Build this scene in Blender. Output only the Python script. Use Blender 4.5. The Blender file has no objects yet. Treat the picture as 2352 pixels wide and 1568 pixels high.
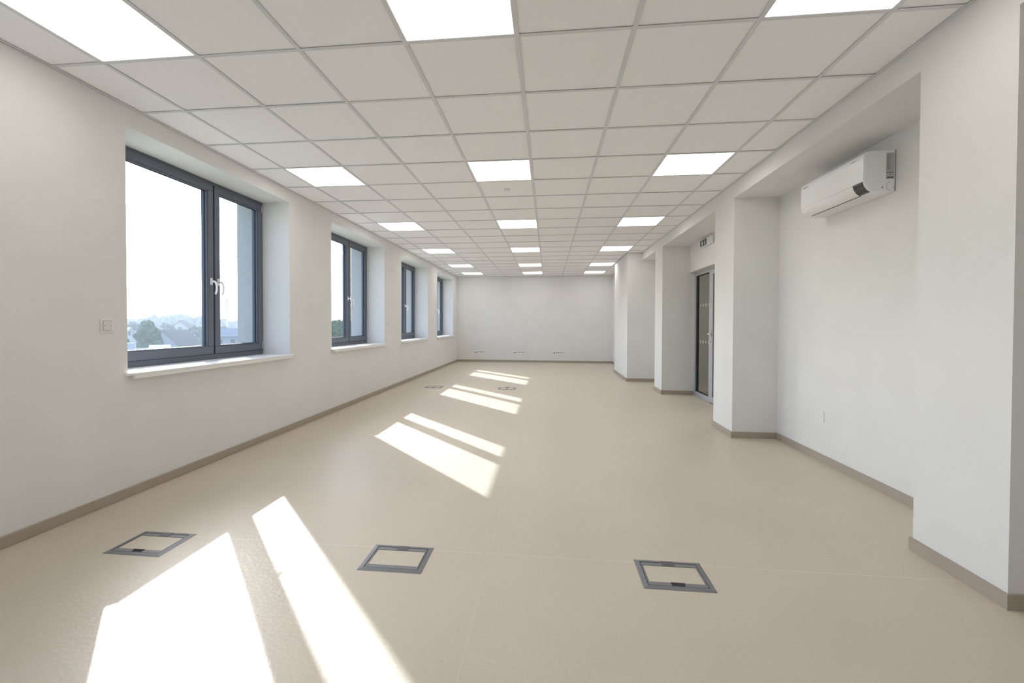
import bpy, math, random
from mathutils import Vector, Matrix

random.seed(7)
scene = bpy.context.scene
COL = scene.collection

# ---------------------------------------------------------------- camera
cam_d = bpy.data.cameras.new('camera')
cam = bpy.data.objects.new('camera', cam_d)
COL.objects.link(cam)
F_PX, YAW, PITCH, ROLL = 1044.78, 0.1091, -0.0160, 0.0027
cam_d.sensor_fit = 'HORIZONTAL'
cam_d.sensor_width = 36.0
cam_d.lens = F_PX * 36.0 / 2352.0
cam_d.shift_x = (1176.0 - 1144.90) / 2352.0
cam_d.shift_y = -(784.0 - 759.88) / 2352.0
cam_d.clip_start = 0.02
cam_d.clip_end = 2000
_f = Vector((-math.sin(YAW) * math.cos(PITCH), math.cos(YAW) * math.cos(PITCH), math.sin(PITCH)))
_r = Vector((math.cos(YAW), math.sin(YAW), 0))
_u = _r.cross(_f)
_r2 = _r * math.cos(ROLL) + _u * math.sin(ROLL)
_u2 = _u * math.cos(ROLL) - _r * math.sin(ROLL)
_m = Matrix((_r2, _u2, -_f)).transposed().to_4x4()
_m.translation = Vector((0.1692, -2.3919, 1.2164))
cam.matrix_world = _m
scene.camera = cam

# ---------------------------------------------------------------- sky, sun, exposure
SUN_DIR = Vector((1.0, -1.095, -0.845)).normalized()      # direction the sunlight travels
world = bpy.data.worlds.new('world')
scene.world = world
world.use_nodes = True
wn = world.node_tree
wn.nodes.clear()
w_out = wn.nodes.new('ShaderNodeOutputWorld')
w_bg = wn.nodes.new('ShaderNodeBackground')
w_sky = wn.nodes.new('ShaderNodeTexSky')
w_sky.sky_type = 'NISHITA'
w_sky.sun_disc = False
w_sky.sun_elevation = math.radians(29.7)
w_sky.sun_rotation = math.atan2(-SUN_DIR.x, -SUN_DIR.y)
w_sky.altitude = 200
w_sky.air_density = 1.0
w_sky.dust_density = 3.0
w_sky.ozone_density = 1.0
w_hsv = wn.nodes.new('ShaderNodeHueSaturation')
w_hsv.inputs['Saturation'].default_value = 0.8
wn.links.new(w_sky.outputs[0], w_hsv.inputs['Color'])
w_wb = wn.nodes.new('ShaderNodeVectorMath')          # the camera's cool white balance
w_wb.operation = 'MULTIPLY'
w_wb.inputs[1].default_value = (0.95, 1.0, 1.14)
wn.links.new(w_hsv.outputs[0], w_wb.inputs[0])
wn.links.new(w_wb.outputs[0], w_bg.inputs[0])
w_bg.inputs[1].default_value = 0.79
wn.links.new(w_bg.outputs[0], w_out.inputs[0])

sun_d = bpy.data.lights.new('sun', 'SUN')
sun_d.energy = 8.5
sun_d.color = (0.97, 0.99, 1.0)
sun_d.angle = math.radians(0.55)
sun = bpy.data.objects.new('sun', sun_d)
COL.objects.link(sun)
sun.rotation_euler = SUN_DIR.to_track_quat('-Z', 'Y').to_euler()
sun.location = (-30, 33, 28)

LED_STRENGTH = 4.7
vs = scene.view_settings
vs.view_transform = 'Standard'
vs.look = 'None'
vs.gamma = 1.0
vs.use_curve_mapping = False
vs.exposure = 0.10
scene.cycles.max_bounces = 9
scene.cycles.diffuse_bounces = 6
scene.cycles.use_adaptive_sampling = True
scene.cycles.adaptive_threshold = 0.03
scene.cycles.glossy_bounces = 3
scene.cycles.transparent_max_bounces = 16
scene.cycles.sample_clamp_indirect = 8.0
scene.cycles.caustics_reflective = False
scene.cycles.caustics_refractive = False
scene.cycles.use_denoising = True

# ---------------------------------------------------------------- main dimensions
XL, XR, YF, YB, H = -2.745, 2.132, 12.0, -4.6, 2.717
XN = 2.59                     # back of the niches
XFR = -3.07                   # inner face of the window frames
XOUT = -3.35                  # outside face of the facade
SILL, HEAD = 0.865, 2.58
WY = [0.475, 3.480, 6.418, 9.355, -2.50]  # last one is an unseen window, added for daylight on the near end
WW = 2.005

# ---------------------------------------------------------------- materials
def new_mat(name):
    m = bpy.data.materials.new(name)
    m.use_nodes = True
    return m, m.node_tree, m.node_tree.nodes['Principled BSDF']

def mat(name, col, rough=0.6, metal=0.0, spec=0.5, var=0.0, scale=20.0, bump=0.0, bscale=200.0, detail=3.0):
    m, nt, b = new_mat(name)
    b.inputs['Roughness'].default_value = rough
    b.inputs['Metallic'].default_value = metal
    b.inputs['Specular IOR Level'].default_value = spec
    tc = nt.nodes.new('ShaderNodeTexCoord')
    if var > 0:
        n = nt.nodes.new('ShaderNodeTexNoise')
        n.inputs['Scale'].default_value = scale
        n.inputs['Detail'].default_value = detail
        nt.links.new(tc.outputs['Object'], n.inputs['Vector'])
        r = nt.nodes.new('ShaderNodeMapRange')
        r.inputs[1].default_value = 0.3
        r.inputs[2].default_value = 0.7
        r.inputs[3].default_value = 1 - var
        r.inputs[4].default_value = 1 + var
        nt.links.new(n.outputs[0], r.inputs[0])
        mx = nt.nodes.new('ShaderNodeVectorMath')
        mx.operation = 'SCALE'
        mx.inputs[0].default_value = col
        nt.links.new(r.outputs[0], mx.inputs['Scale'])
        nt.links.new(mx.outputs[0], b.inputs['Base Color'])
    else:
        b.inputs['Base Color'].default_value = (*col, 1)
    if bump > 0:
        n2 = nt.nodes.new('ShaderNodeTexNoise')
        n2.inputs['Scale'].default_value = bscale
        n2.inputs['Detail'].default_value = 4
        nt.links.new(tc.outputs['Object'], n2.inputs['Vector'])
        bp = nt.nodes.new('ShaderNodeBump')
        bp.inputs['Strength'].default_value = bump
        bp.inputs['Distance'].default_value = 0.002
        nt.links.new(n2.outputs[0], bp.inputs['Height'])
        nt.links.new(bp.outputs[0], b.inputs['Normal'])
    return m

def emit_mat(name, col, strength):
    m = bpy.data.materials.new(name)
    m.use_nodes = True
    nt = m.node_tree
    nt.nodes.clear()
    o = nt.nodes.new('ShaderNodeOutputMaterial')
    e = nt.nodes.new('ShaderNodeEmission')
    e.inputs[0].default_value = (*col, 1)
    e.inputs[1].default_value = strength
    nt.links.new(e.outputs[0], o.inputs[0])
    return m

def glass_mat(name, tint, refl=1.0):
    m = bpy.data.materials.new(name)
    m.use_nodes = True
    nt = m.node_tree
    nt.nodes.clear()
    o = nt.nodes.new('ShaderNodeOutputMaterial')
    t = nt.nodes.new('ShaderNodeBsdfTransparent')
    t.inputs[0].default_value = (*tint, 1)
    g = nt.nodes.new('ShaderNodeBsdfGlossy')
    g.inputs['Roughness'].default_value = 0.02
    g.inputs[0].default_value = (1, 1, 1, 1)
    fr = nt.nodes.new('ShaderNodeFresnel')
    fr.inputs[0].default_value = 1.45
    mu = nt.nodes.new('ShaderNodeMath')
    mu.operation = 'MULTIPLY'
    mu.inputs[1].default_value = refl
    nt.links.new(fr.outputs[0], mu.inputs[0])
    ge = nt.nodes.new('ShaderNodeNewGeometry')          # only the outer skin of the pane reflects
    inv = nt.nodes.new('ShaderNodeMath')
    inv.operation = 'SUBTRACT'
    inv.inputs[0].default_value = 1.0
    nt.links.new(ge.outputs['Backfacing'], inv.inputs[1])
    mu2 = nt.nodes.new('ShaderNodeMath')
    mu2.operation = 'MULTIPLY'
    nt.links.new(mu.outputs[0], mu2.inputs[0])
    nt.links.new(inv.outputs[0], mu2.inputs[1])
    mx = nt.nodes.new('ShaderNodeMixShader')
    nt.links.new(mu2.outputs[0], mx.inputs[0])
    nt.links.new(t.outputs[0], mx.inputs[1])
    nt.links.new(g.outputs[0], mx.inputs[2])
    nt.links.new(mx.outputs[0], o.inputs[0])
    return m

def vinyl_mat():
    m, nt, b = new_mat('vinyl_floor')
    tc = nt.nodes.new('ShaderNodeTexCoord')
    big = nt.nodes.new('ShaderNodeTexNoise')
    big.inputs['Scale'].default_value = 1.3
    big.inputs['Detail'].default_value = 2
    fine = nt.nodes.new('ShaderNodeTexNoise')
    fine.inputs['Scale'].default_value = 90
    fine.inputs['Detail'].default_value = 1
    for n in (big, fine):
        nt.links.new(tc.outputs['Object'], n.inputs['Vector'])
    add = nt.nodes.new('ShaderNodeMath')
    add.operation = 'ADD'
    nt.links.new(big.outputs[0], add.inputs[0])
    nt.links.new(fine.outputs[0], add.inputs[1])
    mr = nt.nodes.new('ShaderNodeMapRange')
    mr.inputs[1].default_value = 0.6
    mr.inputs[2].default_value = 1.4
    mr.inputs[3].default_value = 0.94
    mr.inputs[4].default_value = 1.06
    nt.links.new(add.outputs[0], mr.inputs[0])
    sc = nt.nodes.new('ShaderNodeVectorMath')
    sc.operation = 'SCALE'
    sc.inputs[0].default_value = (0.615, 0.54, 0.44)
    nt.links.new(mr.outputs[0], sc.inputs['Scale'])
    nt.links.new(sc.outputs[0], b.inputs['Base Color'])
    rr = nt.nodes.new('ShaderNodeMapRange')
    rr.inputs[1].default_value = 0.3
    rr.inputs[2].default_value = 0.7
    rr.inputs[3].default_value = 0.36
    rr.inputs[4].default_value = 0.48
    nt.links.new(big.outputs[0], rr.inputs[0])
    nt.links.new(rr.outputs[0], b.inputs['Roughness'])
    b.inputs['Specular IOR Level'].default_value = 0.5
    bn = nt.nodes.new('ShaderNodeTexNoise')
    bn.inputs['Scale'].default_value = 45
    bn.inputs['Detail'].default_value = 2
    nt.links.new(tc.outputs['Object'], bn.inputs['Vector'])
    bp = nt.nodes.new('ShaderNodeBump')
    bp.inputs['Strength'].default_value = 0.30
    bp.inputs['Distance'].default_value = 0.004
    nt.links.new(bn.outputs[0], bp.inputs['Height'])
    nt.links.new(bp.outputs[0], b.inputs['Normal'])
    return m

M = {}
M['wall'] = mat('painted_plaster', (0.785, 0.785, 0.775), 0.85, spec=0.25, var=0.012, scale=3, detail=0.0)
M['vinyl'] = vinyl_mat()
M['weld'] = mat('weld_seam', (0.71, 0.64, 0.54), 0.4)
M['weld2'] = mat('worn_weld_seam', (0.655, 0.575, 0.47), 0.4)
M['screed'] = mat('screed', (0.35, 0.33, 0.30), 0.9)
M['tile'] = mat('mineral_tile', (0.94, 0.93, 0.945), 0.95, spec=0.1, var=0.035, scale=160, detail=1.0)
M['tee'] = mat('tee_enamel', (0.70, 0.71, 0.74), 0.45)
M['plenum'] = mat('plenum', (0.12, 0.12, 0.12), 0.9)
M['base'] = mat('skirting_vinyl', (0.40, 0.345, 0.285), 0.5, var=0.02, scale=6)
M['anth'] = mat('anthracite_foil', (0.115, 0.13, 0.165), 0.42, var=0.03, scale=60)
M['gasket'] = mat('black_gasket', (0.012, 0.012, 0.014), 0.6)
M['sill'] = mat('white_sill', (0.86, 0.86, 0.86), 0.3)
M['whitep'] = mat('white_plastic', (0.85, 0.86, 0.87), 0.35)
M['whiteg'] = mat('offwhite_plastic', (0.74, 0.74, 0.73), 0.4)
M['chrome'] = mat('satin_steel', (0.72, 0.72, 0.74), 0.28, metal=0.9)
M['alum'] = mat('grey_aluminium', (0.47, 0.48, 0.52), 0.38, metal=0.2)
M['boxgrey'] = mat('grey_polyamide', (0.20, 0.20, 0.215), 0.45, var=0.03, scale=80)
M['boxdark'] = mat('dark_polyamide', (0.12, 0.115, 0.12), 0.5)
M['black'] = mat('black_plastic', (0.018, 0.018, 0.02), 0.4)
M['display'] = mat('smoked_plastic', (0.05, 0.048, 0.052), 0.18)
M['mark'] = mat('grey_print', (0.30, 0.30, 0.31), 0.6)
M['markdark'] = mat('dark_print', (0.05, 0.05, 0.05), 0.6)
M['sticker'] = mat('grey_sticker', (0.46, 0.46, 0.46), 0.5, var=0.12, scale=120)
M['green'] = mat('dark_green_print', (0.02, 0.045, 0.03), 0.4)
M['frost'] = mat('frosted_sticker', (0.50, 0.50, 0.48), 0.7)
M['led'] = emit_mat('led_diffuser', (1.0, 0.975, 0.94), LED_STRENGTH)
M['glass'] = glass_mat('window_glass', (0.90, 0.94, 0.95))
M['glassdoor'] = glass_mat('door_glass', (0.80, 0.82, 0.81))
M['facade'] = mat('grey_render', (0.56, 0.54, 0.51), 0.9, var=0.05, scale=40, bump=0.2, bscale=120)
M['corridor'] = mat('corridor_plaster', (0.66, 0.64, 0.59), 0.9)
M['ground'] = mat('dry_ground', (0.20, 0.20, 0.15), 0.95, var=0.3, scale=0.05, spec=0.0)
M['rend1'] = mat('pale_render', (0.35, 0.34, 0.33), 0.9, spec=0.0)
M['rend2'] = mat('grey_house_render', (0.22, 0.22, 0.23), 0.9, spec=0.0)
M['rooft'] = mat('brown_roof_tiles', (0.09, 0.075, 0.07), 0.85, var=0.2, scale=3, spec=0.0)
M['roofg'] = mat('grey_roof_sheet', (0.16, 0.17, 0.19), 0.7, spec=0.0)
M['roofw'] = mat('pale_roof_sheet', (0.45, 0.45, 0.45), 0.6, spec=0.0)
M['pane'] = mat('far_window_pane', (0.06, 0.07, 0.09), 0.15)
M['leaf'] = mat('tree_foliage', (0.07, 0.10, 0.05), 0.9, var=0.4, scale=1.2, spec=0.0)
M['leaf2'] = mat('bare_twigs', (0.12, 0.11, 0.09), 0.9, var=0.3, scale=1.2, spec=0.0)
M['bark'] = mat('bark', (0.10, 0.08, 0.06), 0.9, spec=0.0)
M['steel'] = mat('mast_steel', (0.30, 0.30, 0.32), 0.6)

# ---------------------------------------------------------------- mesh helpers
class MB:
    def __init__(self):
        self.v, self.f, self.mi = [], [], []

    def box(self, x0, x1, y0, y1, z0, z1, m=0):
        x0, x1 = min(x0, x1), max(x0, x1)
        y0, y1 = min(y0, y1), max(y0, y1)
        z0, z1 = min(z0, z1), max(z0, z1)
        n = len(self.v)
        self.v += [(x0, y0, z0), (x1, y0, z0), (x1, y1, z0), (x0, y1, z0), (x0, y0, z1), (x1, y0, z1), (x1, y1, z1), (x0, y1, z1)]
        self.f += [tuple(n + i for i in q) for q in ((0, 3, 2, 1), (4, 5, 6, 7), (0, 1, 5, 4), (1, 2, 6, 5), (2, 3, 7, 6), (3, 0, 4, 7))]
        self.mi += [m] * 6
        return self

    def prism(self, poly, axis, a, b, m=0):
        """poly: list of 2D points; extruded along axis (0,1,2) from a to b. 2D = the two other axes in order."""
        n, k = len(self.v), len(poly)
        for t in (a, b):
            for p in poly:
                q = [p[0], p[1]]
                q.insert(axis, t)
                self.v.append(tuple(q))
        self.f.append(tuple(n + i for i in range(k)))
        self.f.append(tuple(n + k + i for i in reversed(range(k))))
        for i in range(k):
            j = (i + 1) % k
            self.f.append((n + i, n + k + i, n + k + j, n + j))
        self.mi += [m] * (k + 2)
        return self

    def tube(self, pts, r, seg=10, cap=True, m=0):
        n0 = len(self.v)
        pts = [Vector(p) for p in pts]
        rs = r if isinstance(r, (list, tuple)) else [r] * len(pts)
        prev = None
        for i, p in enumerate(pts):
            d = (pts[min(i + 1, len(pts) - 1)] - pts[max(i - 1, 0)]).normalized()
            if prev is None:
                prev = d.orthogonal().normalized()
            prev = (prev - d * prev.dot(d)).normalized()
            b = d.cross(prev)
            for s in range(seg):
                a = 2 * math.pi * s / seg
                self.v.append(tuple(p + (prev * math.cos(a) + b * math.sin(a)) * rs[i]))
        for i in range(len(pts) - 1):
            for s in range(seg):
                t = (s + 1) % seg
                self.f.append((n0 + i * seg + s, n0 + i * seg + t, n0 + (i + 1) * seg + t, n0 + (i + 1) * seg + s))
                self.mi.append(m)
        if cap:
            self.f.append(tuple(n0 + s for s in reversed(range(seg))))
            self.f.append(tuple(n0 + (len(pts) - 1) * seg + s for s in range(seg)))
            self.mi += [m, m]
        return self

    def strip(self, prof, axis, a, b, th, m=0):
        """a thick curved sheet: prof is an open 2D line, offset by th along its normal, extruded along axis."""
        off = []
        for i, p in enumerate(prof):
            q0, q1 = prof[max(i - 1, 0)], prof[min(i + 1, len(prof) - 1)]
            d = Vector((q1[0] - q0[0], q1[1] - q0[1])).normalized()
            off.append((p[0] - d.y * th, p[1] + d.x * th))
        for i in range(len(prof) - 1):
            self.prism([prof[i], prof[i + 1], off[i + 1], off[i]], axis, a, b, m)
        return self

    def mesh(self, name, mats):
        me = bpy.data.meshes.new(name)
        me.from_pydata(self.v, [], self.f)
        for mm in (mats if isinstance(mats, (list, tuple)) else [mats]):
            me.materials.append(mm)
        me.polygons.foreach_set('material_index', self.mi)
        me.validate()
        me.update()
        import bmesh
        bm = bmesh.new()
        bm.from_mesh(me)
        bmesh.ops.recalc_face_normals(bm, faces=bm.faces)
        bm.to_mesh(me)
        bm.free()
        return me

    def build(self, name, mats, parent=None, bevel=0.0, smooth=False, seg=2, **props):
        return link(name, self.mesh(name, mats), parent, bevel, smooth, seg, **props)

def link(name, me, parent=None, bevel=0.0, smooth=False, seg=2, **props):
    o = bpy.data.objects.new(name, me)
    COL.objects.link(o)
    if parent is not None:
        o.parent = parent
    if bevel > 0:
        bv = o.modifiers.new('bevel', 'BEVEL')
        bv.width = bevel
        bv.segments = seg
        bv.limit_method = 'ANGLE'
    if smooth:
        for p in me.polygons:
            p.use_smooth = True
    for k, v in props.items():
        o[k] = v
    return o

def empty(name, loc=(0, 0, 0), rz=0.0, parent=None, **props):
    o = bpy.data.objects.new(name, None)
    o.empty_display_size = 0.1
    COL.objects.link(o)
    o.location = loc
    o.rotation_euler = (0, 0, rz)
    if parent is not None:
        o.parent = parent
    for k, v in props.items():
        o[k] = v
    return o

def copy_tree(o, parent=None):
    c = o.copy()
    COL.objects.link(c)
    c.parent = parent
    for ch in list(o.children):
        copy_tree(ch, c)
    return c

S = dict(kind='structure')

# ================================================================ FLOOR
fl = MB().box(XOUT, 2.75, YB - 0.15, YF + 0.2, -0.25, -0.003).build('floor', M['screed'], None, label='beige vinyl sheet floor of the long empty room', **S)
seam_y = [YB, -2.02, -0.022, 1.978, 3.978, 5.978, 7.978, 9.978, YF]
seam_x = [XL, -0.135, 2.66]
G = 0.0018
for i in range(len(seam_y) - 1):
    for j in range(2):
        MB().box(seam_x[j] + G, seam_x[j + 1] - G, seam_y[i] + G, seam_y[i + 1] - G, -0.003, 0.0).build('vinyl_sheet', M['vinyl'], fl)
for y in seam_y[1:-1]:
    MB().box(XL, 2.66, y - G, y + G, -0.003, 0.0001).build('weld_seam', M['weld'], fl)
MB().box(-0.135 - G, -0.135 + G, YB, YF, -0.003, 0.0001).build('weld_seam', M['weld2'], fl)

# ================================================================ WALLS
# ---- window wall
wl = MB()
def wall_band(mb, xa, xb, holes, z0, z1, ya, yb):
    ys = sorted(holes)
    cur = ya
    for (a, b, s, h) in ys:
        mb.box(xa, xb, cur, a, z0, z1)
        mb.box(xa, xb, a, b, z0, s)
        mb.box(xa, xb, a, b, h, z1)
        cur = b
    mb.box(xa, xb, cur, yb, z0, z1)
inner = [(y, y + WW, SILL - 0.018, HEAD) for y in WY]
outer = [(y + 0.04, y + WW - 0.045, SILL - 0.03, 2.612 - 0.0) for y in WY]
wall_band(wl, XL, -3.14, inner, -0.25, 3.1, YB - 0.15, YF + 0.2)
wl.build('wall_left', M['wall'], None, label='long plastered outer wall with a row of deep window openings', **S)
wo = MB()
wall_band(wo, -3.14, XOUT, outer, -6.5, 6.0, YB - 3, YF + 3)
wo.build('wall_facade', M['facade'], None, label='grey rendered outside face of the window wall', **S)

# ---- far and back wall
MB().box(XL, 2.75, YF, YF + 0.2, -0.25, 3.1).build('wall_far', M['wall'], None, label='plain cream end wall of the room', **S)
MB().box(XL, 2.75, YB - 0.15, YB, -0.25, 3.1).build('wall_back', M['wall'], None, label='plain wall behind the camera', **S)

# ---- niche wall
PIL = [(-3.22, -2.69), (-0.234, 0.277), (2.716, 3.272), (5.768, 6.300)]
COLM = (1.832, 7.490, 9.345)
DOOR = (4.06, 5.768, 2.105)          # y0, y1, head height of the doorway
SOFF = 2.562
wr = MB()
# wall at the back of the niches, with the doorway cut out
wr.box(XN, 2.75, YB, DOOR[0], -0.25, 3.1)
wr.box(XN, 2.75, DOOR[0], DOOR[1], DOOR[2], 3.1)
wr.box(XN, 2.75, DOOR[1], YF, -0.25, 3.1)
for a, b in PIL:
    wr.box(XR, XN, a, b, -0.25, SOFF)
wr.box(XR, XN, YB, 7.6, SOFF, 3.1)                       # header over the niches
wr.box(COLM[0], XN, COLM[1], COLM[2], -0.25, 3.1)        # wide column near the far end
wr.box(XR + 0.01, XN, COLM[2], YF, -0.25, 3.1)
wr.build('wall_right', M['wall'], None, label='plastered wall with pilasters, recessed niches and a wide column', **S)

# ---- skirting boards
BH, BT = 0.067, 0.012
def run(mb, path):
    for (x0, y0), (x1, y1) in zip(path[:-1], path[1:]):
        # room side is to the left of the travel direction
        d = Vector((x1 - x0, y1 - y0)).normalized()
        nx, ny = -d.y * BT, d.x * BT
        mb.box(min(x0, x1, x0 + nx, x1 + nx), max(x0, x1, x0 + nx, x1 + nx), min(y0, y1, y0 + ny, y1 + ny), max(y0, y1, y0 + ny, y1 + ny), 0.0, BH)
MB().box(XL, XL + BT, YB, YF, 0.0, BH).build('baseboard_left', M['base'], None, bevel=0.004, label='beige skirting along the window wall', **S)
MB().box(XL + BT, XR + 0.01 - BT, YF - BT, YF, 0.0, BH).build('baseboard_far', M['base'], None, bevel=0.004, label='beige skirting along the end wall', **S)
br = MB()
path_a = [(XR, 2.716), (XN, 2.716), (XN, 0.277), (XR, 0.277), (XR, -0.234), (XN, -0.234), (XN, -2.69), (XR, -2.69), (XR, -3.22), (XN, -3.22), (XN, YB)]
path_b = [(XR, 5.768), (XR, 6.300), (XN, 6.300), (XN, 7.490), (COLM[0], 7.490), (COLM[0], COLM[2]), (XR + 0.01, COLM[2]), (XR + 0.01, YF)]
def skirt(mb, path, side):
    for (x0, y0), (x1, y1) in zip(path[:-1], path[1:]):
        if abs(x1 - x0) < 1e-6:       # runs along y: room is at smaller x
            ya, yb = min(y0, y1), max(y0, y1)
            mb.box(x0 - BT, x0, ya - (BT if x0 < XN - 0.1 else 0), yb + (BT if x0 < XN - 0.1 else 0), 0, BH)
        else:
            xa, xb = min(x0, x1), max(x0, x1)
            s = side(x0, y0, x1, y1)
            mb.box(xa, xb - BT if xb > XN - 0.1 else xb, y0, y0 + s * BT, 0, BH)
# which way a face across the wall looks: +1 towards larger y
faces = {2.716: -1, 0.277: 1, -0.234: -1, -2.69: 1, -3.22: -1, 3.272: 1, 5.768: -1, 6.300: 1, 7.490: -1, 9.345: 1}
sd = lambda x0, y0, x1, y1: faces[round(y0, 3)]
skirt(br, path_a, sd)
skirt(br, [(XR, 2.716), (XR, 3.272), (XN, 3.272), (XN, DOOR[0])], sd)
br.box(XR, 2.655, 5.768 - BT, 5.768, 0, BH)
skirt(br, path_b, sd)
br.build('baseboard_right', M['base'], None, label='beige skirting stepping around pilasters and niches', **S)

# ================================================================ CEILING
ceil = MB().box(XL - 0.3, 2.75, YB - 0.1, YF + 0.1, H + 0.16, H + 0.3).build('ceiling', M['plenum'], None, label='suspended ceiling of square mineral tiles in a metal grid', **S)
TW = 0.024
cols = [-2.4 + 0.6 * k for k in range(8)]
rows = [0.6 * r for r in range(-7, 20)]
xe = [XL] + cols + [XR]
ye = [YB] + rows + [YF]
LIGHT_ROWS = [-1, 3, 7, 11, 15, 18]
LIGHT_COLS = [0, 3, 6]
light_cells = {(1 + c, r) for c in LIGHT_COLS for r in LIGHT_ROWS}
tile_cache = {}
def tile_mesh(w, d):
    key = (round(w, 3), round(d, 3))
    if key not in tile_cache:
        tile_cache[key] = MB().box(-w / 2, w / 2, -d / 2, d / 2, 0, 0.015).mesh('ceiling_tile', M['tile'])
    return tile_cache[key]
for j in range(len(ye) - 1):
    y0, y1 = ye[j], ye[j + 1]
    rj = round(y0 / 0.6) if j > 0 else -8
    for i in range(len(xe) - 1):
        x0, x1 = xe[i], xe[i + 1]
        if (i, rj) in light_cells:
            continue
        # the wide column takes a bite out of the edge tiles
        xx1, y0, y1 = x1, ye[j], ye[j + 1]
        if i == len(xe) - 2 and y1 > COLM[1] and y0 < COLM[2]:
            if y0 < COLM[1] - 0.05:
                y1 = COLM[1] + 0.004
            elif y1 > COLM[2] + 0.05:
                y0 = COLM[2] - 0.004
            else:
                continue
        o = link('ceiling_tile', tile_mesh(xx1 - x0 - 0.006, y1 - y0 - 0.006), ceil)
        o.location = ((x0 + xx1) / 2, (y0 + y1) / 2, H + 0.0048 + random.uniform(-0.0006, 0.0008))
        o.rotation_euler = (random.uniform(-0.0015, 0.0015), random.uniform(-0.0015, 0.0015), 0)
# main runners along the room, cross tees between them
run_me = MB().box(-TW / 2, TW / 2, YB, YF, H, H + 0.0014).box(-0.001, 0.001, YB, YF, H + 0.0014, H + 0.035).mesh('main_runner', M['tee'])
for x in cols:
    o = link('main_runner', run_me, ceil)
    o.location = (x, 0, 0)
ct_cache = {}
for y in rows:
    for i in range(len(xe) - 1):
        if i == len(xe) - 2 and COLM[1] < y < COLM[2]:
            continue
        x0 = xe[i] + (TW / 2 if i > 0 else 0)
        x1 = xe[i + 1] - (TW / 2 if i < len(xe) - 2 else 0)
        k = round(x1 - x0, 3)
        if k not in ct_cache:
            ct_cache[k] = MB().box(-k / 2, k / 2, -TW / 2, TW / 2, H + 0.0002, H + 0.0014).box(-k / 2, k / 2, -0.001, 0.001, H + 0.0014, H + 0.035).mesh('cross_tee', M['tee'])
        o = link('cross_tee', ct_cache[k], ceil)
        o.location = ((x0 + x1) / 2, y, 0)
# wall angles
MB().box(XL, XL + 0.022, YB, YF, H - 0.0006, H + 0.0012).box(XL, XL + 0.0015, YB, YF, H - 0.0006, H + 0.02).build('wall_angle', M['tee'], ceil)
MB().box(XR - 0.022, XR, YB, COLM[1], H - 0.0006, H + 0.0012).build('wall_angle', M['tee'], ceil)
MB().box(XL, XR, YF - 0.022, YF, H - 0.0006, H + 0.0012).build('wall_angle', M['tee'], ceil)
MB().box(COLM[0] - 0.012, COLM[0], COLM[1], COLM[2], H - 0.0006, H + 0.0012).box(COLM[0], XR, COLM[1] - 0.018, COLM[1], H - 0.0006, H + 0.0012).build('wall_angle', M['tee'], ceil)

# ---- LED panels
def led_panel():
    r = empty('led_panel')
    a = 0.2935
    b = 0.285
    fr = MB()
    for x0, x1, y0, y1 in ((-a, a, -a, -b), (-a, a, b, a), (-a, -b, -b, b), (b, a, -b, b)):
        fr.box(x0, x1, y0, y1, 0.0, 0.012)
    fr.build('panel_frame', M['whitep'], r)
    MB().box(-b, b, -b, b, 0.0015, 0.010).build('diffuser', M['led'], r)
    return r
ordn = ['cut by the top of the photo', 'second nearest the camera', 'third from the camera', 'third from the end wall', 'second from the end wall', 'closest to the end wall']
coln = {0: 'window-side row', 3: 'middle row', 6: 'niche-side row'}
led0 = led_panel()
first = True
for c in LIGHT_COLS:
    for k, r in enumerate(LIGHT_ROWS):
        o = led0 if first else copy_tree(led0)
        first = False
        o.location = (cols[c] + 0.3, 0.6 * r + 0.3, H + 0.0016)
        o['label'] = 'square lit ceiling panel in the %s, %s' % (coln[c], ordn[k])
        o['category'] = 'ceiling light'
        o['group'] = 'square light panels in the ceiling grid'

# ---- small sensor on a ceiling tile
sn = empty('ceiling_sensor', (-0.296, 2.717, H + 0.005), label='small round white sensor on a ceiling tile behind middle light panel', category='sensor')
MB().tube([(0, 0, 0.0), (0, 0, -0.006)], [0.036, 0.034], 24).build('base_ring', M['whiteg'], sn)
MB().tube([(0, 0, -0.006), (0, 0, -0.014), (0, 0, -0.018)], [0.024, 0.021, 0.012], 20).build('lens', M['whitep'], sn)

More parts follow.
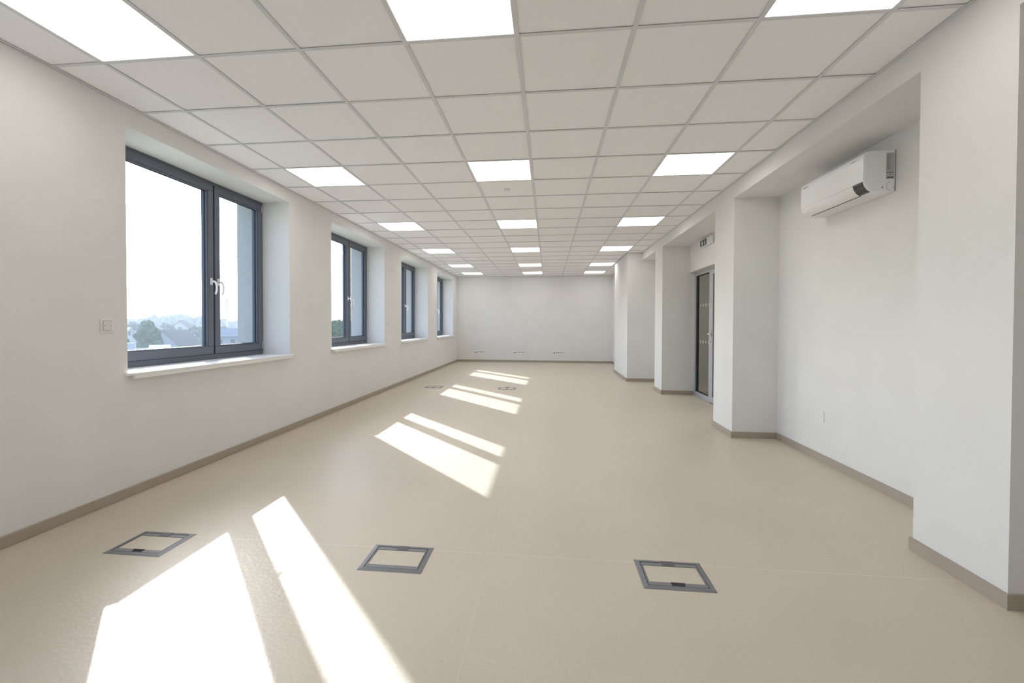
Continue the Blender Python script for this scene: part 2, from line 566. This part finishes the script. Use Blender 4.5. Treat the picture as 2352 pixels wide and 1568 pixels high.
# ================================================================ WINDOWS
YM = 1.235          # position of the sash gap from the near jamb
FO = 0.028          # visible width of the fixed frame
def window(name, y0, label):
    w = empty(name, (XFR, y0, 0.0), label=label, **S)
    zb, zt = SILL + 0.002, HEAD - 0.0
    D = 0.07
    fr = MB()
    for a, b, c, d in ((0, WW, zb, zb + 0.047), (0, WW, zt - FO, zt), (0, FO, zb + 0.047, zt - FO), (WW - FO, WW, zb + 0.047, zt - FO)):
        fr.box(-D, 0.0, a, b, c, d)
    fr.build('outer_frame', M['anth'], w, bevel=0.003)
    MB().box(-0.06, -0.012, YM - 0.03, YM + 0.03, zb + 0.047, zt - FO).build('mullion_gasket', M['gasket'], w)
    zs0, zs1 = zb + 0.049, zt - FO - 0.002
    rail = 0.066
    for k, (a, b) in enumerate(((FO + 0.002, YM - 0.010), (YM + 0.010, WW - FO - 0.002))):
        sm = MB()
        xo, xi = -0.066, 0.012
        sm.box(xo, xi, a, b, zs0, zs0 + rail + 0.006)
        sm.box(xo, xi, a, b, zs1 - rail, zs1)
        sm.box(xo, xi, a, a + rail, zs0 + rail + 0.006, zs1 - rail)
        sm.box(xo, xi, b - rail, b, zs0 + rail + 0.006, zs1 - rail)
        s = sm.build('sash', M['anth'], w, bevel=0.005)
        # glazing bead, stepped back towards the glass
        ga, gb, g0, g1 = a + rail, b - rail, zs0 + rail + 0.006, zs1 - rail
        bd = MB()
        t = 0.012
        for p, q, c, d in ((ga, gb, g0, g0 + t), (ga, gb, g1 - t, g1), (ga, ga + t, g0 + t, g1 - t), (gb - t, gb, g0 + t, g1 - t)):
            bd.box(-0.020, 0.004, p, q, c, d)
        bd.build('glazing_bead', M['anth'], s, bevel=0.003)
        gs = MB()
        e = t + 0.004
        for p, q, c, d in ((ga + t, gb - t, g0 + t, g0 + e), (ga + t, gb - t, g1 - e, g1 - t), (ga + t, ga + e, g0 + e, g1 - e), (gb - e, gb - t, g0 + e, g1 - e)):
            gs.box(-0.026, -0.012, p, q, c, d)
        gs.build('gasket', M['gasket'], s)
        MB().box(-0.0235, -0.0225, ga + 0.006, gb - 0.006, g0 + 0.006, g1 - 0.006).build('pane', M['glass'], s)
        # handle on the meeting stile
        hy = (b - 0.036) if k == 0 else (a + 0.036)
        hz = 1.615
        h = MB()
        h.box(xi, xi + 0.009, hy - 0.014, hy + 0.014, hz - 0.034, hz + 0.034)
        h.build('handle_plate', M['whiteg'], s, bevel=0.004)
        pts = [(xi + 0.006, hy, hz), (xi + 0.03, hy, hz), (xi + 0.046, hy, hz - 0.006), (xi + 0.056, hy, hz - 0.025), (xi + 0.061, hy, hz - 0.06), (xi + 0.057, hy, hz - 0.095), (xi + 0.046, hy, hz - 0.122)]
        MB().tube(pts, [0.010, 0.010, 0.010, 0.0095, 0.009, 0.009, 0.009], 10).build('handle', M['whitep'], s, smooth=True)
        # hinges at the outer edge
        hy2 = a - 0.004 if k == 0 else b + 0.004
        for z in (zs0 + 0.05, zs1 - 0.05):
            MB().tube([(xi - 0.002, hy2, z - 0.035), (xi - 0.002, hy2, z + 0.035)], 0.007, 8).build('hinge', M['alum'], s)
    # window board with cut-off corners and a rolled front lip
    zt_s, zb_s = SILL, SILL - 0.03
    xw = XL - XFR
    poly = [(0.0, 0.001), (xw + 0.001, 0.001), (xw + 0.001, -0.024), (xw + 0.012, -0.024), (xw + 0.046, 0.012), (xw + 0.046, WW - 0.005), (xw + 0.034, WW + 0.024), (xw + 0.001, WW + 0.024), (xw + 0.001, WW - 0.001), (0.0, WW - 0.001)]
    b = MB().prism(poly, 2, zb_s + 0.012, zt_s)
    b.box(xw + 0.001, xw + 0.046, 0.012, WW - 0.005, zb_s - 0.012, zb_s + 0.0121)
    b.build('window_board', M['sill'], w, bevel=0.003)
    # metal sill outside
    MB().prism([(-0.34, SILL - 0.045), (-0.07, SILL - 0.012), (-0.07, SILL - 0.004), (-0.34, SILL - 0.037)], 1, 0.045, WW - 0.05).build('outside_sill', M['anth'], w)
    return w
wlab = ['large near window with view of rooftops, dark grey two-sash frame', 'second dark grey two-sash window along the wall', 'third dark grey two-sash window along the wall', 'last dark grey two-sash window beside the end wall', 'dark grey two-sash window added out of view for extra daylight']
for i, y in enumerate(WY):
    window('window_%d' % (i + 1), y, wlab[i])

# ================================================================ DOOR
XD = 2.668
dr = empty('door_1', (XD, 0, 0), label='grey aluminium glazed door with sidelight in the recess under exit sign', **S)
y0, y1, hd = DOOR
mu0, mu1 = 4.955, 5.035       # mullion between sidelight and leaf
df = MB()
df.box(0, 0.07, y1 - 0.055, y1, 0, hd)
df.box(0, 0.07, y0, y0 + 0.055, 0, hd)
df.box(0, 0.07, y0 + 0.055, y1 - 0.055, hd - 0.04, hd)
df.build('door_frame', M['alum'], dr, bevel=0.003)
sl = MB()
sa, sb = mu0, y1 - 0.055
for a, b, c, d in ((sa, sb, 0.0, 0.078), (sa, sb, hd - 0.07, hd - 0.04), (sa, mu1, 0.078, hd - 0.07), (sb - 0.02, sb, 0.078, hd - 0.07)):
    sl.box(-0.004, 0.06, a, b, c, d)
sl = sl.build('sidelight', M['alum'], dr, bevel=0.003)
bl = MB()
ga, gb, gc, gd = mu1, sb - 0.02, 0.078, hd - 0.07
for a, b, c, d in ((ga, gb, gc, gc + 0.014), (ga, gb, gd - 0.014, gd), (gb - 0.045, gb, gc, gd), (ga, ga + 0.008, gc, gd)):
    bl.box(0.012, 0.04, a, b, c, d)
bl.build('gasket', M['black'], sl)
MB().box(0.028, 0.034, ga, gb, gc, gd).build('pane', M['glassdoor'], sl)
for z in (1.527, 0.930):
    for y in (5.514, 5.386, 5.258, 5.130):
        MB().box(0.0255, 0.0275, y - 0.016, y + 0.016, z - 0.026, z + 0.026).build('marking_square', M['frost'], sl)
lf = MB()
la, lb = y0 + 0.06, mu0 - 0.004
for a, b, c, d in ((la, lb, 0.012, 0.10), (la, lb, hd - 0.12, hd - 0.044), (lb - 0.085, lb, 0.10, hd - 0.12), (la, la + 0.085, 0.10, hd - 0.12)):
    lf.box(-0.008, 0.055, a, b, c, d)
lf = lf.build('door_leaf', M['alum'], dr, bevel=0.003)
MB().box(0.026, 0.034, la + 0.085, lb - 0.085, 0.10, hd - 0.12).build('pane', M['glassdoor'], lf)
lgk = MB()
for a, b, c, d in ((la + 0.085, lb - 0.085, 0.10, 0.112), (la + 0.085, lb - 0.085, hd - 0.132, hd - 0.12), (lb - 0.097, lb - 0.085, 0.112, hd - 0.132), (la + 0.085, la + 0.097, 0.112, hd - 0.132)):
    lgk.box(0.012, 0.04, a, b, c, d)
lgk.build('gasket', M['black'], lf)
hy = lb - 0.03
MB().box(-0.016, -0.008, hy - 0.016, hy + 0.016, 1.03, 1.105).build('handle_plate', M['chrome'], lf, bevel=0.004)
MB().tube([(-0.012, hy, 1.067), (-0.05, hy, 1.067), (-0.062, hy - 0.01, 1.067), (-0.064, hy - 0.03, 1.067), (-0.064, hy - 0.125, 1.067)], 0.0095, 10).build('handle', M['chrome'], lf, smooth=True)
MB().box(-0.014, -0.008, hy - 0.014, hy + 0.014, 0.915, 0.985).build('lock_plate', M['chrome'], lf, bevel=0.004)
MB().box(-0.0165, -0.014, hy - 0.004, hy + 0.004, 0.93, 0.965).build('keyhole', M['black'], lf)

# corridor beyond the door
co = MB()
co.box(2.76, 4.6, 3.2, 3.35, -0.02, 2.8)
co.box(2.76, 4.6, 8.0, 8.15, -0.02, 2.8)
co.box(4.6, 4.75, 3.2, 8.15, -0.02, 2.8)
co.box(2.75, 4.75, 3.2, 8.15, 2.8, 2.95)
co.build('wall_corridor', M['corridor'], None, label='dim corridor walls seen through the glazed door', **S)
MB().box(3.4, 4.0, 4.6, 6.4, 2.775, 2.799).build('added_corridor_light', M['led'], bpy.data.objects['wall_corridor'])  # unseen light added to brighten the corridor behind the door glass
MB().box(2.66, 4.75, 3.2, 8.15, -0.2, -0.001).build('floor_corridor', M['vinyl'], None, label='corridor floor seen through the glazed door', **S)

# ================================================================ EXIT SIGN
es = empty('exit_sign', (XN, 4.82, 2.47), label='small emergency exit sign box with dark green running figure above the door', category='exit sign')
MB().box(-0.034, 0.0, -0.20, 0.285, -0.05, 0.06).build('housing', M['whitep'], es, bevel=0.008)
MB().box(-0.046, -0.034, 0.0, 0.28, -0.045, 0.055).build('lens', M['whiteg'], es, bevel=0.005)
pl = MB().box(-0.048, -0.0462, 0.006, 0.274, -0.041, 0.051).build('pictogram_plate', M['green'], es)
def flat(poly, x0, x1, name, m, par):
    MB().prism(poly, 0, x0, x1).build(name, m, par)
# local y grows away from the camera, so the figure is drawn mirrored to run towards the door
fig = [(0.215, 0.010), (0.195, 0.030), (0.175, 0.022), (0.165, 0.030), (0.150, 0.012), (0.168, 0.004), (0.178, -0.006), (0.150, -0.012), (0.150, -0.036), (0.163, -0.036), (0.164, -0.020), (0.190, -0.016), (0.205, -0.034), (0.222, -0.034), (0.205, -0.006)]
flat(fig, -0.0492, -0.0478, 'running_figure', M['whitep'], pl)
MB().tube([(-0.0492, 0.185, 0.041), (-0.0478, 0.185, 0.041)], 0.0085, 12).build('figure_head', M['whitep'], pl)
flat([(0.060, 0.040), (0.078, 0.040), (0.078, 0.0), (0.095, 0.0), (0.069, -0.032), (0.043, 0.0), (0.060, 0.0)], -0.0492, -0.0478, 'arrow', M['whitep'], pl)
MB().box(-0.0362, -0.0338, -0.13, -0.09, -0.01, 0.012).build('test_window', M['whiteg'], es)

# ================================================================ AIR CONDITIONER
ac = empty('air_conditioner', (XN, 1.105, 0), label='white wall-mounted split air conditioner in the near niche', category='air conditioner')
ACW = 0.810
prof = [(0.0, 2.445), (-0.150, 2.445), (-0.186, 2.437), (-0.200, 2.420), (-0.204, 2.395), (-0.204, 2.250)]
for k in range(11):
    t = k / 10
    b0, b1, b2, b3 = (1 - t) ** 3, 3 * t * (1 - t) ** 2, 3 * t * t * (1 - t), t ** 3
    prof.append((b0 * -0.2035 + b1 * -0.2010 + b2 * -0.185 + b3 * -0.148, b0 * 2.232 + b1 * 2.204 + b2 * 2.173 + b3 * 2.158))
prof += [(-0.125, 2.155), (0.0, 2.155)]
MB().prism([(x, z) for x, z in prof], 1, 0.0, ACW).build('body', M['whitep'], ac, bevel=0.006, seg=3)
MB().strip([(-0.186, 2.4375), (-0.2005, 2.4205), (-0.2045, 2.395), (-0.2045, 2.232)], 1, 0.006, ACW - 0.006, -0.0022).build('front_panel', M['whitep'], ac)
lo = []
for k in range(13):
    t = k / 12
    b0, b1, b2, b3 = (1 - t) ** 3, 3 * t * (1 - t) ** 2, 3 * t * t * (1 - t), t ** 3
    lo.append((b0 * -0.2045 + b1 * -0.2025 + b2 * -0.186 + b3 * -0.1555, b0 * 2.229 + b1 * 2.203 + b2 * 2.172 + b3 * 2.1600))
MB().strip(lo, 1, 0.118, 0.735, -0.003).build('air_flap', M['whitep'], ac)
MB().strip(lo, 1, 0.018, 0.116, -0.0035).build('display_window', M['display'], ac)
MB().box(-0.156, -0.149, 0.115, 0.735, 2.1545, 2.1625).build('flap_slot', M['black'], ac)
MB().box(-0.2086, -0.2078, 0.70, 0.775, 2.398, 2.404).build('logo_mark', M['mark'], ac)
MB().box(-0.2086, -0.2078, 0.085, 0.14, 2.400, 2.404).build('logo_mark', M['mark'], ac)
# rating label, blanking disc and marks on the near end
st = MB().box(-0.062, -0.010, -0.0012, 0.0, 2.242, 2.424).build('rating_label', M['sticker'], ac)
lab = MB()
lab.box(-0.047, -0.020, -0.0018, -0.0012, 2.417, 2.420)
lab.box(-0.060, -0.013, -0.0018, -0.0012, 2.409, 2.4105)
for k in range(14):
    z = 2.404 - k * 0.0072
    L = random.uniform(0.017, 0.027)
    lab.box(-0.059, -0.059 + L, -0.0018, -0.0012, z - 0.0045, z)
lab.build('label_print', M['mark'], st)
lab = MB()
for k in range(9):
    lab.box(-0.059 + 0.0052 * k, -0.059 + 0.0052 * k + random.uniform(0.002, 0.0042), -0.0018, -0.0012, 2.284, 2.290)
    lab.box(-0.058 + 0.005 * k, -0.058 + 0.005 * k + random.uniform(0.0025, 0.0045), -0.0018, -0.0012, 2.249, 2.257)
lab.box(-0.039, -0.033, -0.0018, -0.0012, 2.272, 2.278)
lab.build('label_print', M['markdark'], st)
arc = [(-0.032 - 0.027 * math.sin(math.pi * t / 14), -0.0005, 2.191 + 0.030 * math.cos(math.pi * t / 14)) for t in range(15)]
MB().tube(arc, 0.0011, 6).build('knockout_ring', M['mark'], ac)
MB().box(-0.090, -0.080, -0.0012, 0.0, 2.178, 2.190).build('print_mark', M['mark'], ac)
MB().box(-0.020, -0.012, -0.0012, 0.0, 2.178, 2.182).build('print_mark', M['mark'], ac)
MB().box(-0.006, 0.0, -0.0015, 0.001, 2.157, 2.443).build('rear_gap', M['mark'], ac)

# ================================================================ FLOOR BOXES
def floor_box(lower_open, upper_open, upper_raised):
    r = empty('floor_box')
    a, b = 0.163, 0.130
    w = 0.030
    rim = MB()
    # four mitred rim bars with a sloped outer edge
    def bar(p):
        n = len(rim.v)
        zs = [0.0008, 0.0045, 0.0055]
        # p: outer0, outer1, mid0, mid1, inner0, inner1
        for q, z in zip(p, (zs[0], zs[0], zs[1], zs[1], zs[2], zs[2])):
            rim.v.append((q[0], q[1], z))
        for q in (p[4], p[5], p[0], p[1]):
            rim.v.append((q[0], q[1], 0.0002))
        rim.f += [(n, n + 1, n + 3, n + 2), (n + 2, n + 3, n + 5, n + 4), (n + 4, n + 5, n + 7, n + 6), (n + 6, n + 7, n + 9, n + 8), (n + 8, n + 9, n + 1, n), (n, n + 2, n + 4, n + 6, n + 8), (n + 1, n + 9, n + 7, n + 5, n + 3)]
        rim.mi += [0] * 7
    def ring(d):
        return [(-a + d, -b + d), (a - d, -b + d), (a - d, b - d), (-a + d, b - d)]
    R0, R1, R2 = ring(0), ring(0.016), ring(w - 0.006)
    for i in range(4):
        j = (i + 1) % 4
        bar((R0[i], R0[j], R1[i], R1[j], R2[i], R2[j]))
    rim.build('rim', M['boxgrey'], r)
    ia, ib = a - w + 0.004, b - w + 0.004
    # dark gap around the lid, then the lid frame
    MB().box(-ia, ia, -ib, ib, 0.0003, 0.0015).build('shadow_gap', M['black'], r)
    ld = MB()
    la, lb = ia - 0.0025, ib - 0.0025
    px, pyl, pyh = la - 0.006, -lb + 0.028, lb - 0.028
    t = 0.0046
    ld.box(-la, la, pyh, lb, 0.0015, t)
    ld.box(-la, -px, pyl, pyh, 0.0015, t)
    ld.box(px, la, pyl, pyh, 0.0015, t)
    if lower_open:
        ld.box(-la, -0.028, -lb, pyl, 0.0015, t)
        ld.box(0.032, la, -lb, pyl, 0.0015, t)
    else:
        ld.box(-la, la, -lb, pyl, 0.0015, t)
    lid = ld.build('lid_frame', M['boxgrey'], r, bevel=0.0006)
    MB().box(-px + 0.0015, px - 0.0015, pyl + 0.001, pyh - 0.003, 0.0015, 0.0036).build('vinyl_inlay', M['vinyl'], r)
    # cable outlets in the middle of the long sides
    zt = 0.016 if upper_raised else 0.0075
    up = MB()
    up.prism([(pyh + 0.001, t), (lb + 0.002, t), (lb + 0.014, zt), (pyh + 0.004, t + 0.0015)], 0, -0.030, 0.030)
    up.build('cable_outlet', M['boxdark'], r)
    if lower_open:
        MB().prism([(-lb + 0.001, 0.0016), (pyl - 0.004, 0.0016), (pyl - 0.002, t), (pyl - 0.008, t + 0.0045), (-lb + 0.010, 0.0030)], 0, -0.026, 0.030).build('cable_outlet', M['black'], r)
        MB().box(-0.030, 0.034, pyl - 0.006, pyl - 0.001, 0.0016, t + 0.003).build('outlet_edge', M['boxgrey'], r)
    else:
        for xj in (-0.032, 0.031):
            MB().box(xj, xj + 0.0015, -lb, pyl, t, t + 0.0003).build('outlet_joint', M['boxdark'], r)
    return r
fbs = [((-2.000, -0.125), (True, False, False), 'grey floor outlet box nearest the window wall, left of the sunlit patch'),
       ((-0.603, -0.126), (False, False, False), 'grey floor outlet box in the middle of the near row, both outlets shut'),
       ((0.775, -0.127), (True, False, False), 'grey floor outlet box at the niche end of the near row'),
       ((-2.000, 6.110), (True, False, False), 'small distant floor outlet box beside the window wall'),
       ((-0.597, 6.100), (True, False, True), 'distant floor outlet box with raised flap, between sunlit strips')]
for (x, y), args, l in fbs:
    o = floor_box(*args)
    o.location = (x, y, 0.0)
    o['label'], o['category'], o['group'] = l, 'floor box', 'outlet boxes set into the floor'

# ================================================================ WALL PLATES
def switch():
    """built facing +x, centred on its plate"""
    r = empty('wall_switch')
    MB().box(0, 0.008, -0.045, 0.045, -0.045, 0.045).build('cover_frame', M['whitep'], r, bevel=0.004)
    pr_ = [(-0.031, -0.029), (-0.015, -0.033), (0.0, -0.034), (0.015, -0.033), (0.031, -0.029), (0.031, 0.029), (0.015, 0.033), (0.0, 0.034), (-0.015, 0.033), (-0.031, 0.029)]
    MB().prism([(y * 1.06, z * 1.06) for y, z in pr_], 0, 0.008, 0.0085).build('rocker_gap', M['mark'], r)
    rk = MB().prism(pr_, 0, 0.0085, 0.013).build('rocker', M['whiteg'], r, bevel=0.0015)
    for y in (-0.018, 0.018):
        MB().box(0.013, 0.0134, y - 0.004, y + 0.004, -0.0016, 0.0016).build('rocker_mark', M['markdark'], rk)
    return r
s0 = switch()
s0.location = (XL, 0.325, 1.197)
s0['label'], s0['category'], s0['group'] = 'white rocker wall switch beside the large near window', 'switch', 'white wall switches'
s1 = copy_tree(s0)
s1.location = (XL, 5.628, 1.200)
s1['label'] = 'white wall switch between the second and third windows'
s2 = copy_tree(s0)
s2.location = (-2.645, YF, 1.212)
s2.rotation_euler = (0, 0, -math.pi / 2)
s2['label'] = 'tiny white wall switch on the end wall by the corner'

def socket_strip():
    """faces -y, first module at the left"""
    r = empty('socket_strip')
    P = 0.071
    for k in range(5):
        x0 = -2.5 * P + k * P
        g = MB().box(x0 + 0.0006, x0 + P - 0.0006, -0.009, 0, -0.036, 0.036).build('cover_frame', M['whitep'], r, bevel=0.002)
        cx = x0 + P / 2
        if k == 0:
            MB().box(cx - 0.027, cx + 0.027, -0.0115, -0.009, -0.026, 0.026).build('data_insert', M['whitep'], g)
            MB().box(cx - 0.025, cx + 0.025, -0.024, -0.0115, -0.026, -0.004).build('data_ports', M['black'], g)
        else:
            MB().tube([(cx, -0.009, 0), (cx, -0.0098, 0)], 0.024, 20).build('socket_insert', M['whiteg'], g)
            MB().tube([(cx, -0.0098, 0), (cx, -0.0104, 0)], 0.0195, 20).build('socket_recess', M['mark'], g)
            MB().tube([(cx, -0.0104, 0.010), (cx, -0.018, 0.010)], 0.0026, 8).build('earth_pin', M['chrome'], g)
            for dx in (-0.0095, 0.0095):
                MB().tube([(cx + dx, -0.0103, -0.002), (cx + dx, -0.0107, -0.002)], 0.003, 8).build('contact_hole', M['black'], g)
    return r
k0 = socket_strip()
for i, (x, l) in enumerate(((-1.989, 'white five-gang socket strip low on end wall, nearest the windows'), (-0.742, 'white five-gang socket strip low on end wall, middle one'), (0.496, 'white five-gang socket strip low on end wall, nearest the column'))):
    o = k0 if i == 0 else copy_tree(k0)
    o.location = (x, YF, 0.316)
    o['label'], o['category'], o['group'] = l, 'socket', 'socket strips on the end wall'

bp_ = empty('blank_plate', (XN, 1.948, 0.402), label='white blank cover plate low in the niche under the air conditioner', category='cover plate')
MB().box(-0.006, 0, -0.055, 0.055, -0.05, 0.05).build('cover', M['wall'], bp_, bevel=0.002)
MB().box(-0.0062, -0.0058, -0.0015, 0.0015, -0.0015, 0.0015).build('screw', M['mark'], bp_)

# ================================================================ OUTSIDE
CX, CY, CZ = 0.169, -2.392, 1.216
def along(ang_dir, d):
    return (CX + ang_dir[0] * d, CY + ang_dir[1] * d)
GZ = -11.0
MB().box(-700, -8, -200, 900, GZ - 1, GZ).build('ground', M['ground'], None, label='hazy ground of the town outside', **S)

def ico_blob(mb, c, r, rng, rough=0.25, sz=0.9):
    import bmesh
    bm = bmesh.new()
    bmesh.ops.create_icosphere(bm, subdivisions=2, radius=1.0)
    n = len(mb.v)
    for v in bm.verts:
        k = r * (1 + rng.uniform(-rough, rough))
        mb.v.append((c[0] + v.co.x * k, c[1] + v.co.y * k, c[2] + v.co.z * k * sz))
    for f in bm.faces:
        mb.f.append(tuple(n + v.index for v in f.verts))
        mb.mi.append(0)
    bm.free()

def tree(pos, h, w, label, leafm, seed, blobs=16):
    rng = random.Random(seed)
    t = empty('tree', (pos[0], pos[1], GZ), label=label, category='tree', group='trees outside the windows')
    MB().tube([(0, 0, 0), (0.1, 0, h * 0.3), (0, 0.1, h * 0.7)], [w * 0.05, w * 0.04, w * 0.015], 7).build('trunk', M['bark'], t)
    cr = MB()
    for k in range(blobs):
        a = rng.uniform(0, 6.28)
        zz = rng.uniform(0.32, 0.92)
        rad = w * 0.5 * math.sin(math.pi * min(1, max(0.12, (zz - 0.2) / 0.85)))
        ico_blob(cr, (math.cos(a) * rad * rng.uniform(0.2, 0.75), math.sin(a) * rad * rng.uniform(0.2, 0.75), h * zz), w * rng.uniform(0.07, 0.16), rng, 0.35)
    cr.build('crown', leafm, t)
    return t

def house(pos, rz, L, W, eave, ridge, label, wallm, roofm, windows=True, chimney=True):
    h = empty('house', (pos[0], pos[1], GZ), rz, label=label, category='house', group='houses outside the windows')
    e, r = eave - GZ, ridge - GZ
    b = MB().box(-L / 2, L / 2, -W / 2, W / 2, 0, e)
    b.prism([(-W / 2, e), (W / 2, e), (0, r - 0.15)], 0, -L / 2, L / 2)
    b.build('house_wall', wallm, h)
    o = 0.5
    rf = MB()
    for s in (-1, 1):
        rf.prism([(s * (W / 2 + o), e - o * (r - e) / (W / 2)), (0, r), (0, r + 0.2), (s * (W / 2 + o), e + 0.2 - o * (r - e) / (W / 2))], 0, -L / 2 - o, L / 2 + o)
    rf = rf.build('roof', roofm, h)
    if chimney:
        MB().box(L * 0.2, L * 0.2 + 0.7, -0.5, 0.3, r - 1.0, r + 0.9).build('chimney', M['rend2'], rf)
    if windows:
        n = max(2, int(L / 3))
        for s in (-1, 1):
            for k in range(n):
                x = -L / 2 + (k + 0.5) * L / n
                MB().box(x - 0.5, x + 0.5, s * W / 2 - 0.05, s * W / 2 + 0.05, e - 2.3, e - 0.9).build('window', M['pane'], h)
        for s in (-1, 1):
            MB().box(s * L / 2 - 0.05, s * L / 2 + 0.05, -0.6, 0.6, e - 0.2, e + 1.1).build('window', M['pane'], h)
    return h

def spot(u, d):
    """a place d metres away in the direction of bearing u (radians left of the room's long axis)"""
    return (CX - math.sin(u) * d, CY + math.cos(u) * d)
house(spot(0.728, 180), 0.728 + 0.95, 11, 10, -5.6, -1.2, 'house with broad dark tiled roof below the near window', M['rend2'], M['rooft'])
house(spot(0.716, 232), 0.716 + 1.35, 9, 7.5, -1.6, 2.1, 'tall gabled house on the skyline beyond the broad tiled roof', M['rend1'], M['rooft'])
house(spot(0.812, 190), 0.812 - 0.5, 9, 7.5, -2.6, -0.4, 'house with pale roof at the near window jamb', M['rend1'], M['roofw'])
house(spot(0.632, 150), 0.632 + 0.15, 12, 8, -2.4, -0.5, 'grey house with small windows behind the narrow sash', M['rend2'], M['roofg'])
T = [(0.764, 150, 13.2, 7.4, 'dense round tree in front of the rooftops', 'leaf', 3, 60),
     (0.700, 196, 12.0, 5.0, 'bare twiggy tree beside the window meeting stile', 'leaf2', 5, 40),
     (0.800, 118, 9.4, 4.6, 'low tree at the near window jamb', 'leaf', 8, 40),
     (0.738, 215, 12.6, 7.0, 'tall tree between the gabled house and the round tree', 'leaf2', 9, 40),
     (0.684, 205, 12.2, 6.5, 'bushy tree right of the broad tiled roof', 'leaf', 13, 40),
     (0.655, 190, 11.5, 6.5, 'tree at the foot of the radio mast', 'leaf2', 14, 40),
     (0.785, 205, 13.0, 7.0, 'tree behind the pale roofed house', 'leaf2', 15, 40),
     (0.452, 100, 13.2, 8.0, 'bushy tree seen through the second window', 'leaf', 11, 60),
     (0.418, 120, 12.2, 7.0, 'tree beyond the narrow sash of the second window', 'leaf2', 12, 40)]
for u, d, h, w, l, lm, sd_, nb in T:
    tree(spot(u, d), h, w, l, M[lm], sd_, nb)

# flat-roofed neighbour with a skylight
fb = empty('flat_roof_building', (*spot(0.760, 62), GZ), 0.72, label='flat-roofed neighbour with pale parapet and skylight', category='building')
RZ = -1.95 - GZ
MB().box(-9, 5.5, -6, 4, 0, RZ).build('building_wall', M['rend2'], fb)
pp = MB()
for a in ((-9.1, 5.6, 3.8, 4.1), (-9.1, 5.6, -6.1, -5.8), (-9.1, -8.8, -5.8, 3.8), (5.3, 5.6, -5.8, 3.8)):
    pp.box(*a, RZ, RZ + 0.28)
pp.build('parapet', M['roofw'], fb)
MB().prism([(1.4, RZ), (3.2, RZ), (2.8, RZ + 0.65), (1.8, RZ + 0.35)], 0, -0.4, 1.6).build('skylight', M['roofw'], fb)
MB().box(-2.4, -1.6, 1.6, 2.6, RZ, RZ + 0.95).build('roof_box', M['roofw'], fb)

# radio mast on the horizon
ms = empty('radio_mast', (*spot(0.6472, 300), GZ), label='thin radio mast rising over the tree line', category='mast')
MB().tube([(0, 0, 0), (0, 0, 25.5), (0, 0, 29.0)], [0.45, 0.30, 0.16], 6).build('pole', M['steel'], ms)
for z in (17.0, 21.0, 24.5):
    MB().tube([(0, 0, z), (0, 0, z + 0.3)], 0.6, 8).build('platform', M['steel'], ms)

# distant wood
rng = random.Random(21)
tl = MB()
for k in range(900):
    a = rng.uniform(0.34, 0.95)
    d = rng.uniform(330, 440)
    h = rng.uniform(0.55, 1.0) * (0.9 + 0.15 * math.sin(a * 37))
    ico_blob(tl, (CX - math.sin(a) * d, CY + math.cos(a) * d, GZ + 13.5 * h), rng.uniform(1.6, 3.8), rng, 0.3, 1.3)
    ico_blob(tl, (CX - math.sin(a) * d, CY + math.cos(a) * d, GZ + 7.0 * h), rng.uniform(3.5, 5.0), rng, 0.3, 1.5)
tl.build('treeline', M['leaf2'], None, label='hazy wooded skyline beyond the rooftops', category='trees', kind='stuff')

# thin winter haze lying over the town
hz = bpy.data.materials.new('haze')
hz.use_nodes = True
nt = hz.node_tree
nt.nodes.clear()
ho = nt.nodes.new('ShaderNodeOutputMaterial')
hv = nt.nodes.new('ShaderNodeVolumeScatter')
hv.inputs['Color'].default_value = (0.80, 0.90, 1.0, 1)
hv.inputs['Density'].default_value = 0.0008
hv.inputs['Anisotropy'].default_value = 0.3
nt.links.new(hv.outputs[0], ho.inputs['Volume'])
MB().box(-480, -22, 16, 480, GZ + 0.05, 9.0).build('haze', hz, None, label='thin bluish haze over the town', category='haze', kind='stuff')
